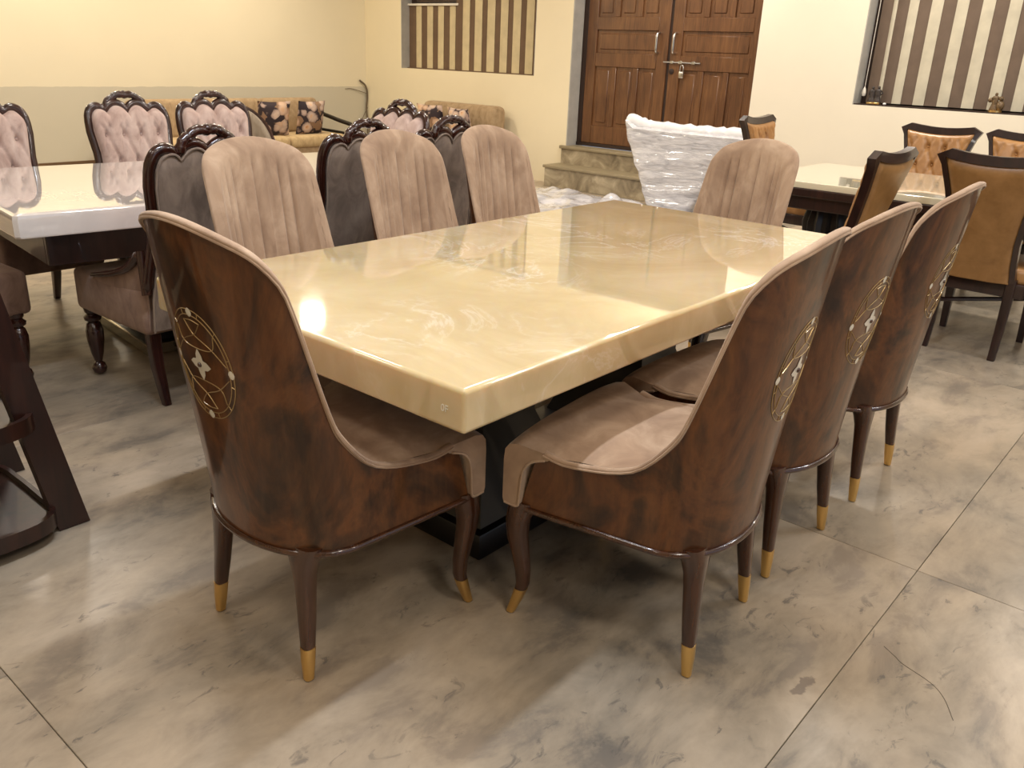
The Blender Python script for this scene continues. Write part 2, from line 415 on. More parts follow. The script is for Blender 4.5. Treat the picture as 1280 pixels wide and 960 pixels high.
struct('wall_right', MB().box(X0-T, -2.6, Y0-T, Y0, -.1, CEIL).box(4.6, XW+T, Y0-T, Y0, -.1, CEIL).box(-2.6, 4.6, Y0-T, Y0, 2.6, CEIL), M['wall_pale'])
struct('wall_near', MB().box(X0-T, X0, Y0, YW, -.1, CEIL), M['wall_far'])
struct('ceiling', MB().box(X0-T, XW+T, Y0-T, YW+T, CEIL, CEIL+.15), M['ceil'])

# grey plaster reveals round the door and both windows
r = MB()
r.box(XW+.001, 7.03, DY1-.012, DY1+.01, .2, DTOP); r.box(XW+.02, 7.16, DY0-.01, DY0+.008, .2, DTOP); r.box(XW+.001, 7.16, DY0, DY1, DTOP-.012, DTOP+.01)
struct('trim_1', r, M['reveal'])
for nm, (a, b, c, d) in (('trim_2', WA), ('trim_3', WB)):
    r = MB(); r.box(XW+.001, XW+.2, b-.008, b+.01, c, d); r.box(XW+.001, XW+.2, a-.01, a+.008, c, d); r.box(XW+.001, XW+.2, a, b, d-.008, d+.01)
    struct(nm, r, M['reveal'])

# door: two panelled leaves
def leaf(name, y0, y1, cols, left):
    zb, zt = DZ+.04, DTOP-.015
    d = MB(); x0, x1 = 7.03, 7.075
    st, mun = .125, .065
    rows = [(zb+.19, 1.285, 3), (1.425, 1.655, 1), (1.785, zt-.13, 3)]
    d.box(x0, x1, y0, y0+st, zb, zt, .004, 1); d.box(x0, x1, y1-st, y1, zb, zt, .004, 1)
    zs = [zb]+[q for z0, z1, _ in rows for q in (z0, z1)]+[zt]
    for k in range(0, len(zs), 2): d.box(x0, x1, y0+st, y1-st, zs[k], zs[k+1], .004, 1)
    root = MB.build(d, name, M['door']); root['kind'] = 'structure'
    for z0, z1, n in rows:
        wd = (y1-y0-2*st-(n-1)*mun)/n
        for k in range(n):
            a = y0+st+k*(wd+mun)
            if k: MB().box(x0+.003, x1, a-mun, a, z0, z1, .004, 1).build('mullion', M['door'], root)
            MB().box(x0+.020, x1-.006, a-.004, a+wd+.004, z0-.004, z1+.004).box(x0+.012, x1-.008, a+.035, a+wd-.035, z0+.035, z1-.035, .008, 1).build('panel', M['door'], root)
    return root
dl = leaf('door_1', 3.872, DY1-.075, 3, True); dr = leaf('door_2', DY0+.02, 3.838, 3, False)
for root, y in ((dl, 3.982), (dr, 3.782)):
    h = MB().tube(spline([(7.03, y, 1.44), (6.985, y, 1.455), (6.98, y, 1.535), (6.985, y, 1.62), (7.03, y, 1.635)], 5), .013, 10)
    h.build('pull_handle', M['steel'], root)
MB().box(7.045, 7.07, 3.838, 3.872, DZ+.04, DTOP-.02).build('meeting_strip', M['dark_gap'], dl)
b = MB().tube([(7.018, 3.90, 1.359), (7.018, 3.47, 1.359)], .008, 8)
for y in (3.80, 3.70, 3.55): b.box(7.008, 7.03, y-.02, y+.02, 1.345, 1.373, .002, 1)
b.build('slide_bolt', M['steel'], dr)
MB().box(7.0, 7.02, 3.645, 3.70, 1.21, 1.275, .006).tube(spline([(7.01, 3.655, 1.27), (7.01, 3.655, 1.315), (7.01, 3.672, 1.335), (7.01, 3.69, 1.315), (7.01, 3.69, 1.27)], 4), .006, 6).build('padlock', M['steel'], dr)
MB().lathe([(.028, 0), (.028, .008), (.012, .014)], 12).build('lock_rose', M['dark_gap'], dr, loc=(7.03, 3.80, 1.27)).rotation_euler = (0, -PI/2, 0)
fr = MB().box(7.03, 7.09, DY1-.075, DY1-.012, DZ, DTOP-.012, .004, 1).box(7.03, 7.09, DY0-.0, DY0+.02, DZ, DTOP-.012).box(7.02, 7.09, DY0, DY1-.01, DZ, DZ+.038, .004, 1)
struct('trim_4', fr, M['dark_gap'])
struct('trim_5', MB().box(7.076, 7.16, DY0, DY1, DZ, DTOP), M['dark_gap'])

# stone steps up to the door
st_ = thing('entrance_steps', 'two mottled stone steps leading up to the wooden double door', 'steps', (6.68, 3.9, 0))
MB().box(6.57-6.68, 6.848-6.68, 2.55-3.9, 5.035-3.9, .003, .205).build('riser', M['step'], st_)
MB().box(6.545-6.68, 6.848-6.68, 2.53-3.9, 5.05-3.9, .205, .237, .008).build('tread', M['step_edge'], st_)
MB().box(6.825-6.68, 6.848-6.68, 2.6-3.9, 5.01-3.9, .237, .40).build('riser', M['step'], st_)
MB().box(6.803-6.68, 6.848-6.68, 2.59-3.9, 5.03-3.9, .40, .434, .006).box(6.849-6.68, 7.02-6.68, 2.82-3.9, 4.95-3.9, .40, .4335).build('tread', M['step_edge'], st_)
MB().box(6.852-6.68, 7.02-6.68, 2.83-3.9, 4.95-3.9, .003, .399).build('core', M['step'], st_)

# window 1: striped blind in two widths, white head rail over the left one
def slats(root, edges, x, z0, z1, mats, curve=0.0):
    for k in range(len(edges)-1):
        a, c = edges[k], edges[k+1]
        n = 5
        s = MB().grid([[(x-.004*(k % 2)-curve*sin(PI*j/n), a+(c-a)*j/n, z) for j in range(n+1)] for z in (z0, z1)])
        s.grid([[(x-.004*(k % 2)-curve*sin(PI*j/n)+.003, a+(c-a)*j/n, z) for j in range(n+1)] for z in (z0, z1)])
        s.build('blind_slat', mats[k % 2], root)
w1 = MB().box(7.03, 7.08, WA[0], WA[1], WA[2], WA[3]).build('window_1', M['dark_gap']); w1['kind'] = 'structure'
MB().box(6.985, 7.03, 6.82, 7.56, 1.93, 2.74, .006, 1).build('sash', M['espresso'], w1)
MB().box(6.955, 7.0, 6.80, 7.69, 1.895, 1.922, .004, 1).build('head_rail', M['white_metal'], w1)
MB().box(6.93, 6.985, 5.49, 6.80, 2.70, 2.735, .004, 1).build('head_rail', M['white_metal'], w1)
e1 = [7.69, 7.556, 7.46, 7.358, 7.256, 7.164, 7.065, 6.96, 6.863, 6.795]
slats(w1, e1, 6.985, 1.165, 1.895, (M['slat_dark'], M['slat_light']), .004)
e2 = [6.835, 6.72, 6.606, 6.52, 6.402, 6.318, 6.197, 6.109, 5.996, 5.916, 5.801, 5.716, 5.603, 5.49]
slats(w1, e2, 6.965, 1.165, 2.70, (M['slat_dark'], M['slat_light']), .004)
MB().box(6.95, 7.03, WA[0], WA[1], WA[2]-.004, WA[2]+.012).build('sill_strip', M['slat_dark'], w1)
MB().tube(spline([(6.945, 5.53, 2.69), (6.944, 5.53, 1.8), (6.944, 5.525, 1.30)], 4), .003, 6).build('blind_cord', M['slat_light'], w1)
MB().lathe([(.004, .045), (.012, .03), (.016, 0), (.012, -.02), (.003, -.028)], 8, (6.944, 5.525, 1.285)).build('cord_weight', M['white_metal'], w1)
# window 2
w2 = MB().box(7.03, 7.08, WB[0], WB[1], WB[2], WB[3]).build('window_2', M['dark_gap']); w2['kind'] = 'structure'
e3 = [1.765, 1.672, 1.638, 1.541, 1.465, 1.364, 1.272, 1.168, 1.077, .975, .882, .779, .69, .60, .515]
while e3[-1] > -1.5: e3.append(e3[-1]-.097)
slats(w2, e3, 6.985, 1.098, 2.70, (M['slat_cocoa'], M['slat_pale']), .006)
MB().box(6.95, 7.0, WB[0]+.02, 1.79, 2.70, 2.735, .004, 1).build('head_rail', M['white_metal'], w2)
MB().box(6.855, 7.03, WB[0], WB[1]-.008, WB[2]-.004, WB[2]+.010).build('sill_strip', M['dark_gap'], w2)
MB().tube(spline([(6.955, 1.775, 2.69), (6.954, 1.775, 1.9), (6.954, 1.782, 1.2)], 4), .003, 6).build('blind_cord', M['white_metal'], w2)
MB().lathe([(.004, .05), (.013, .03), (.019, 0), (.015, -.025), (.004, -.032)], 10, (6.954, 1.782, 1.175)).build('cord_weight', M['white_metal'], w2)

# cables running down the room's corner
ca = MB().tube(spline([(6.72, 8.385, .97), (6.80, 8.36, .90), (6.835, 8.37, .78), (6.82, 8.375, .6), (6.835, 8.37, .42), (6.83, 8.375, .16)], 6), .012, 6)
ca.tube(spline([(6.835, 8.37, .80), (6.60, 8.388, .86), (6.48, 8.39, .86)], 5), .004, 5).tube(spline([(6.835, 8.37, .62), (6.77, 8.385, .5), (6.70, 8.388, .36)], 5), .004, 5)
tag(ca.build('loose_cable', M['cable']), 'dusty grey cables running down the corner of the room', 'cable')

# ------------------------------------------------------------------ the onyx dining table
TL, TW, TZ, TH = 2.26, 1.20, .76, .098
tb = thing('dining_table', 'honey onyx topped dining table on dark plinth base, in the middle', 'table', (TL/2, TW/2, 0))
flat(MB().box(-TL/2, TL/2, -TW/2, TW/2, TZ-TH, TZ, .011, 3).build('table_top', M['onyx'], tb))
MB().box(.45-TL/2, 1.81-TL/2, .355-TW/2, .845-TW/2, .002, .085, .006).build('plinth', M['black_gloss'], tb)
for sx in (-1, 1):
    x = sx*.43
    p = MB()
    R = []
    for z, hx, hy in ((.085, .22, .22), (.34, .12, .13), (.36, .12, .13), (.60, .21, .30), (.662, .21, .30)):
        R.append([(x-hx, -hy, z), (x+hx, -hy, z), (x+hx, hy, z), (x-hx, hy, z)])
    p.rings(R); p.build('pedestal', M['black_gloss'], tb, 20)
    for sy in (-1, 1): MB().box(x-.012, x+.012, sy*.27-.012, sy*.27+.012, .5, .6, .002, 1).build('brass_strip', M['brass'], tb)
MB().box(-TL/2+.12, TL/2-.12, -TW/2+.12, TW/2-.12, .638, .662).build('sub_frame', M['black_gloss'], tb)
# chalk mark '0F' near the table corner
tx = bpy.data.curves.new('chalk_mark', 'FONT'); tx.body = '0F'; tx.size = .022; tx.extrude = .0003; tx.align_x = 'CENTER'
tmp = bpy.data.objects.new('chalk_mark', tx); COL.objects.link(tmp)
bpy.context.view_layer.update()
cme = bpy.data.meshes.new_from_object(tmp.evaluated_get(bpy.context.evaluated_depsgraph_get())); bpy.data.objects.remove(tmp); cme.materials.clear()
cm = bpy.data.objects.new('chalk_mark', cme); COL.objects.link(cm); cm.parent = tb
cm.location = (-TL/2-.0006, .055-TW/2, .700); cm.rotation_euler = (PI/2, 0, -PI/2); cm.data.materials.append(M['mark'])
cm['label'] = 'small white handwritten mark'
# ------------------------------------------------------------------ tub dining chair (local: x right, y forward)
SP = dict(l0=.2405, l1=.2371, a0=.1608, a1=.109, d0=-.2326, d1=-.3275, pw=1.1463, fl=.0187, uf=.3296, zb=.3312, n=2.1056)
EV = np.array([0, .5, .8, 1.0, 1.25, 1.5, 1.75, 1.95, 2.0]); EZ = np.array([1.058, 1.0246, .952, .6177+.0, .5119, .4891, .4809, .492, .351])
def S_(v, z):
    s = np.where(v >= 0, 1.0, -1.0); v = np.abs(v); q_ = SP
    k = np.clip((z-q_['zb'])/(1.08-q_['zb']), 0, 1.1)
    l = q_['l0']+(q_['l1']-q_['l0'])*k; a = q_['a0']+(q_['a1']-q_['a0'])*k; dr_ = q_['d0']+(q_['d1']-q_['d0'])*k**q_['pw']
    q = np.minimum(v, 1)*PI/2; e = 2/q_['n']; st = np.maximum(v-1, 0)
    return np.stack([s*(l*np.sin(q)**e+q_['fl']*st), dr_+a*(1-np.cos(q)**e)+st*q_['uf'], z], -1)
def Nrm(v, z):
    h = 2e-3; v = np.where(np.abs(v) < 4e-3, 4e-3, v)
    a = S_(v+h, z)-S_(v-h, z); b = S_(v, z+h)-S_(v, z-h)
    n = np.cross(a, b); n /= np.linalg.norm(n, axis=-1, keepdims=True)+1e-12
    return n                       # points out of the tub
def Ssm(v, z):
    return S_(v, z)
def pchip(x, X, Y):
    h = np.diff(X); d = np.diff(Y)/h; m = np.zeros(len(X))
    for i in range(1, len(X)-1):
        if d[i-1]*d[i] > 0: w1 = 2*h[i]+h[i-1]; w2 = h[i]+2*h[i-1]; m[i] = (w1+w2)/(w1/d[i-1]+w2/d[i])
    m[-1] = d[-1]
    i = np.clip(np.searchsorted(X, x)-1, 0, len(h)-1); t = (x-X[i])/h[i]
    return (2*t**3-3*t*t+1)*Y[i]+(t**3-2*t*t+t)*h[i]*m[i]+(-2*t**3+3*t*t)*Y[i+1]+(t**3-t*t)*h[i]*m[i+1]
def ze(v): return pchip(np.abs(v), EV, EZ)
ULEN = .32
fine = np.linspace(0, 2, 2001); arc = np.concatenate([[0], np.cumsum(np.hypot(np.diff(fine)*ULEN, np.diff(ze(fine))))])
vp = np.unique(np.concatenate([np.arange(0, .66, .022), np.interp(np.arange(0, arc[-1], .014), arc, fine), [2.0]]))
vp = vp[np.concatenate([[True], np.diff(vp) > 1e-3])]
VS = np.concatenate([-vp[::-1], vp[1:]])
def sgrid(v, z): return S_(v, z)
def chair_shell():
    nz = 26; w = np.linspace(0, 1, nz)
    V = np.repeat(VS[None, :], nz, 0); Z = SP['zb']+(ze(VS)[None, :]-SP['zb'])*w[:, None]
    P = S_(V, Z); Q = P-Nrm(V, Z)*.014
    loop = np.concatenate([P, Q[::-1]], 0)
    m = MB(); rows = [list(map(tuple, r)) for r in loop]; rows.append(rows[0]); m.grid(rows)
    n = len(VS); k = len(loop)
    for c in (0, n-1): m.f.append(tuple(r*n+c for r in range(k)))
    return m
def edge_dist(v, z):
    e = np.stack([fine*ULEN, ze(fine)], -1)[::8]
    d = np.hypot(np.abs(v)[..., None]*ULEN-e[:, 0], z[..., None]-e[:, 1]); return d.min(-1)
def chair_pad():
    VV = VS[np.abs(VS) <= 1.935]
    nz = 30; w = np.linspace(0, 1, nz); z0 = .435
    V = np.repeat(VV[None, :], nz, 0); Z = z0+(np.maximum(ze(VV), z0+.02)[None, :]-.002-z0)*w[:, None]
    D = edge_dist(V, Z)
    T_ = .030*np.clip((Z-.40)/.2, .35, 1)
    T_ = T_*np.sqrt(np.clip(D/.035, .02, 1))
    u = V*ULEN
    gm = np.clip((.185-np.abs(u))/.02, 0, 1)*np.clip((D-.055)/.03, 0, 1)*np.clip((Z-.5)/.03, 0, 1)
    g = 1-np.abs(np.sin(PI*u/.046))**.45
    T_ = T_+.006*gm-.019*gm*g
    n = Nrm(V, Z)
    rows = [S_(V, Z)-n*(.013+T_)[..., None]]
    # lip that wraps over the wood edge
    h = 1e-3; dz = (ze(np.minimum(np.abs(VV)+h, 2))-ze(np.maximum(np.abs(VV)-h, 0)))/(2*h*ULEN)
    nu, nz_ = -dz/np.hypot(1, dz), 1/np.hypot(1, dz)
    zt = ze(VV); sg = np.where(VV >= 0, 1, -1)
    for ext, t in ((.005, .015), (.009, .010), (.0105, .003), (.010, -.003), (.007, -.006), (.002, -.006), (-.004, -.0005)):
        v2 = sg*np.maximum(np.abs(VV)+ext*nu/ULEN, 0); z2 = zt+ext*nz_
        rows.append((S_(v2, z2)-Nrm(v2, z2)*t)[None])
    P = np.concatenate(rows, 0)
    return MB().grid([list(map(tuple, r)) for r in P])
def chair_piping():
    VV = VS[np.abs(VS) <= 1.93]; sg = np.where(VV >= 0, 1, -1)
    h = 1e-3; dz = (ze(np.minimum(np.abs(VV)+h, 2))-ze(np.maximum(np.abs(VV)-h, 0)))/(2*h*ULEN)
    nu, nz_ = -dz/np.hypot(1, dz), 1/np.hypot(1, dz)
    v2 = sg*np.maximum(np.abs(VV)+.0005*nu/ULEN, 0); z2 = ze(VV)+.0005*nz_
    P = S_(v2, z2)+Nrm(v2, z2)*.0055
    m = MB().tube([tuple(p) for p in P[::2]], .0032, 6)
    for s in (-1, 1):
        m.tube(spline([(s*.264, .195, .480), (s*.268, .222, .471), (s*.272, .237, .459), (s*.273, .248, .438), (s*.273, .253, .41), (s*.273, .256, .36), (s*.273, .260, .341), (s*.273, .275, .338), (s*.272, .300, .339)], 3), .0032, 6)
    return m
def chair_seat():
    prof = [(-.215, .470), (-.16, .497), (-.05, .503), (.08, .506), (.18, .507), (.265, .506), (.292, .499), (.303, .484), (.306, .455), (.306, .39), (.306, .350), (.303, .340), (.294, .338), (.264, .338), (.258, .341), (.255, .36), (.252, .41), (.247, .438), (.237, .458), (.222, .470), (.204, .476), (.188, .480)]
    m = MB(); rows = []
    for i, (y, z) in enumerate(prof):
        r = []
        for j in range(25):
            t = -1+2*j/24
            if i <= 4:
                k = .5+.5*np.clip((y+.2)/.4, 0, 1)
                q = np.array([1.0+(y-(SP['d0']+SP['a0']))/SP['uf']]) if y > SP['d0']+SP['a0'] else None
                hw = (SP['l0']-.007) if q is not None else max(.06, (SP['l0']-.007)*math.sqrt(max(0, 1-((SP['d0']+SP['a0']-y)/(SP['a0']+.002))**2)))
                hw += .016*max(0, (y+.07)/.33)
            else: hw = .272-.010*max(0, (.25-y)/.06)*(i > 12)
            ed = z
            if i <= 6 and y > SP['d0']+SP['a0']: ed = min(z, float(ze(np.array([1.0+(y-(SP['d0']+SP['a0']))/SP['uf']]))[0])+.006) if y < .21 else z
            zz = ed+(z+.012-ed)*(1-abs(t)**3.5) if i <= 6 else z
            r.append((hw*t, y+(0.006*(1-t*t) if i >= 6 and i < 12 else 0), zz))
        rows.append(r)
    m.grid(rows)
    n = 25
    for c in (0, 24): m.f.append(tuple(r*n+c for r in range(4, len(prof))))
    return m
def leg_loft(st):
    R = []
    for x, y, z, hx, hy, e in st: R.append([(x+a, y+b, z) for a, b in rrect(hx, hy, 16, e)])
    return MB().rings(R)
def rear_leg(s):
    st = []
    for z, x, y, hx, hy in ((.345, .158, -.155, .055, .038), (.325, .160, -.162, .046, .034), (.30, .164, -.168, .034, .029), (.27, .168, -.172, .026, .0245), (.23, .172, -.175, .0215, .022), (.15, .179, -.181, .0185, .019), (.085, .185, -.187, .0155, .0155)):
        st.append((s*x, y, z, hx, hy, 3))
    return leg_loft(st)
def rear_cap(s): return leg_loft([(s*.185, -.187, .087, .0165, .0165, 3), (s*.187, -.190, .05, .0150, .0150, 3), (s*.190, -.193, .003, .0115, .0115, 3)])
def front_leg(s):
    st = []
    for z, x, y, hx, hy in ((.345, .238, .262, .030, .036), (.32, .240, .268, .030, .034), (.285, .242, .276, .028, .030), (.24, .241, .276, .025, .0265), (.19, .238, .267, .021, .023), (.14, .236, .258, .0185, .0195), (.10, .236, .256, .0165, .017), (.08, .237, .261, .0155, .0155)):
        st.append((s*x, y, z, hx, hy, 2.8))
    return leg_loft(st)
def front_cap(s): return leg_loft([(s*.237, .260, .083, .0168, .0165, 2.8), (s*.238, .270, .05, .0150, .0150, 2.8), (s*.240, .287, .003, .0115, .0115, 2.8)])
def on_shell(u, z, off=.0006):
    v = np.array([u/ULEN]); z = np.array([z]); return tuple((S_(v, z)+Nrm(v, z)*off)[0])
MZ, MRX, MRZ = .752, .088, .122
def med_curve(pts, r=.0013, close=False, n=10):
    return [on_shell(x*MRX, MZ+y*MRZ) for x, y, _ in [(p.x, p.y, 0) for p in spline([(a, b, 0) for a, b in pts], n, close)]]
def build_chair(label):
    t = thing('dining_chair', label, 'chair', group='tub dining chairs round the onyx table')
    chair_shell().build('back_shell', M['burl'], t, 50)
    chair_pad().build('back_pad', M['velvet'], t, 60)
    chair_piping().build('piping', M['velvet'], t, 60)
    chair_seat().build('seat', M['velvet'], t, 50)
    rim = [tuple(p) for p in (S_(VS, np.full(len(VS), SP['zb']))+Nrm(VS, np.full(len(VS), SP['zb']+.003))*.001)]
    MB().tube(rim, .0085, 8).build('rim_moulding', M['chair_wood'], t, 60)
    base = [tuple(p) for p in (S_(VS, np.full(len(VS), SP['zb']))-Nrm(VS, np.full(len(VS), SP['zb']+.003))*.012)]
    hb = MB(); hb.rings([[(x, y, .329) for x, y, z in base], [(x, y, .345) for x, y, z in base]]); hb.build('seat_base', M['chair_wood'], t, 30)
    for s in (-1, 1):
        o = rear_leg(s).build('leg', M['chair_wood'], t, 50); rear_cap(s).build('leg_cap', M['brass'], o, 50)
        o = front_leg(s).build('leg', M['chair_wood'], t, 50); front_cap(s).build('leg_cap', M['brass'], o, 50)
    md = MB()
    circ = lambda k: [(k*cos(a), k*sin(a)) for a in [2*PI*i/16 for i in range(16)]]
    R_ = .0012
    for k in (1.0, .9): md.tube(med_curve(circ(k), close=True, n=4), R_, 5, close=True)
    for a in range(12):
        b_ = 2*PI*(a+.5)/12; md.tube([on_shell(k*MRX*cos(b_), MZ+k*MRZ*sin(b_)) for k in (.9, 1.0)], R_*.8, 5)
    for sy in (-1, 1):
        md.tube(med_curve([(-.85, sy*.12), (-.45, sy*.38), (0, sy*.55), (.25, sy*.78), (-.25, sy*.80), (0, sy*.55)][:4]), R_, 5)
        md.tube(med_curve([(.85, sy*.12), (.45, sy*.38), (0, sy*.55), (-.25, sy*.78)]), R_, 5)
        md.tube(med_curve([(-.25, sy*.78), (0, sy*.81), (.25, sy*.78)]), R_, 5)
        md.tube(med_curve([(-.62, sy*.62), (-.5, sy*.36), (0, sy*.30), (.5, sy*.36), (.62, sy*.62)]), R_, 5)
    md.build('inlay_medallion', M['inlay'], t, 60)
    star = MB(); pts = []
    for k in range(16):
        a = 2*PI*k/16; r = (.30 if k % 4 == 0 else (.20 if k % 4 in (1, 3) else .13)); pts.append((r*cos(a)*1.0, r*sin(a)))
    c0 = on_shell(0, MZ, .0022)
    vs = [c0]+[on_shell(x*MRX*1.15, MZ+y*MRZ, .0014) for x, y in pts]
    star.add(vs, [(0, 1+k, 1+(k+1) % 16) for k in range(16)]); 
    med = [o for o in t.children if o.name.startswith('inlay_medallion')][0]
    star.build('pearl_star', M['pearl'], med, 60)
    for x, y in ((0, .95), (0, -.95), (.95, 0), (-.95, 0)):
        c0 = on_shell(x*MRX, MZ+y*MRZ, .003); vs = [c0]+[on_shell(x*MRX+.008*cos(2*PI*k/8), MZ+y*MRZ+.010*sin(2*PI*k/8), .0012) for k in range(8)]
        MB().add(vs, [(0, 1+k, 1+(k+1) % 8) for k in range(8)]).build('pearl_dot', M['pearl'], med, 60)
    MB().ball(on_shell(0, MZ, .0022), .006, (1, 1, 1), 8, 4).build('inlay_dot', M['chair_wood'], med, 60)
    return t
A = build_chair('tub dining chair with full round inlay, alone at the near left end of the table')
A.location = (.0094, .4932, 0); A.rotation_euler.z = -PI/2-.0134
CH = [
    (.6073, -.1239, .106, 'nearest of the three tub chairs along the right side of the onyx table'),
    (1.167, -.10, -.03, 'middle of the three tub chairs along the right side of the onyx table'),
    (1.80, -.105, .02, 'farthest of the three tub chairs along the right side of the onyx table'),
    (.655, 1.38, PI+.08, 'beige channel-backed tub chair across the onyx table, nearest of its row of three'),
    (1.335, 1.38, PI+.08, 'beige channel-backed tub chair in the middle of the row across the onyx table'),
    (1.905, 1.38, PI+.08, 'beige channel-backed tub chair farthest of the row across the table, before the cream wall'),
    (2.29, .70, PI/2-.22, 'beige channel-backed tub chair alone at the far end of the onyx table'),
]
for x, y, r_, lab in CH: dup(A, None, (x, y, 0), r_, lab)
# ------------------------------------------------------------------ framed chair backs: outline X half-width L(z), top ztop(t), plane Y(z)
class Back:
    def __init__(s, zl, ll, ztop, yz, yy, z0, bow=0.0): s.zl, s.ll, s.zt, s.yz, s.yy, s.z0, s.bow = zl, ll, ztop, yz, yy, z0, bow
    def L(s, z): return interp(z, s.zl, s.ll)
    def Y(s, x, z): return interp(z, s.yz, s.yy)+s.bow*x*x
    def P(s, t, q, off=0.0):
        z = s.z0+(s.zt(t)-s.z0)*q; x = t*s.L(z); return (x, s.Y(x, z)+off, z)
    def panel(s, off, th, nt=48, nz=26, dimple=None, flip=False):
        rows = []
        for i in range(nz+1):
            q = i/nz; r = []
            for j in range(nt+1):
                t = -1+2*j/nt; x, y, z = s.P(t, q)
                e = min((1-abs(t))*s.L(z)/.04, (1-q)*(s.zt(t)-s.z0)/.04, 1); k = math.sqrt(max(0, e*(2-e)))
                d = dimple(x, z) if dimple else 0
                r.append((x, y+off+th*k*(1-d), z))
            rows.append(r)
        return MB().grid(rows)
    def side(s, sgn, n=14, q0=0.0): return [s.P(sgn, q0+(1-q0)*i/n) for i in range(n+1)]
    def top(s, n=64): return [s.P(-1+2*j/n, 1) for j in range(n+1)]
    def outline(s, n=14, m=64, q0=0.0):
        a = s.side(-1, n, q0); b = s.top(m)[1:-1]; c = s.side(1, n, q0)[::-1]; return a+b+c
def tufts(nx, nz, w, z0, z1, depth=.75):
    pts = []
    for k in range(nz):
        z = z0+(z1-z0)*k/max(1, nz-1)
        for i in range(nx-(k % 2)):
            pts.append((-w/2+w*(i+.5*(k % 2))/max(1, nx-1), z))
    dx = w/max(1, nx-1); dz = (z1-z0)/max(1, nz-1)
    def f(x, z):
        d = min(math.hypot(x-a, z-b) for a, b in pts)
        pit = depth*math.exp(-(d/.016)**2)
        # diagonal creases between the buttons
        u = ((x+w/2)/dx-(z-z0)/(2*dz)) % 1.0; v = ((x+w/2)/dx+(z-z0)/(2*dz)) % 1.0
        c = .28*(math.exp(-(min(u, 1-u)/.09)**2)+math.exp(-(min(v, 1-v)/.09)**2)) if z0-.03 < z < z1+.06 else 0
        return min(.9, pit+c)
    f.pts = pts
    return f

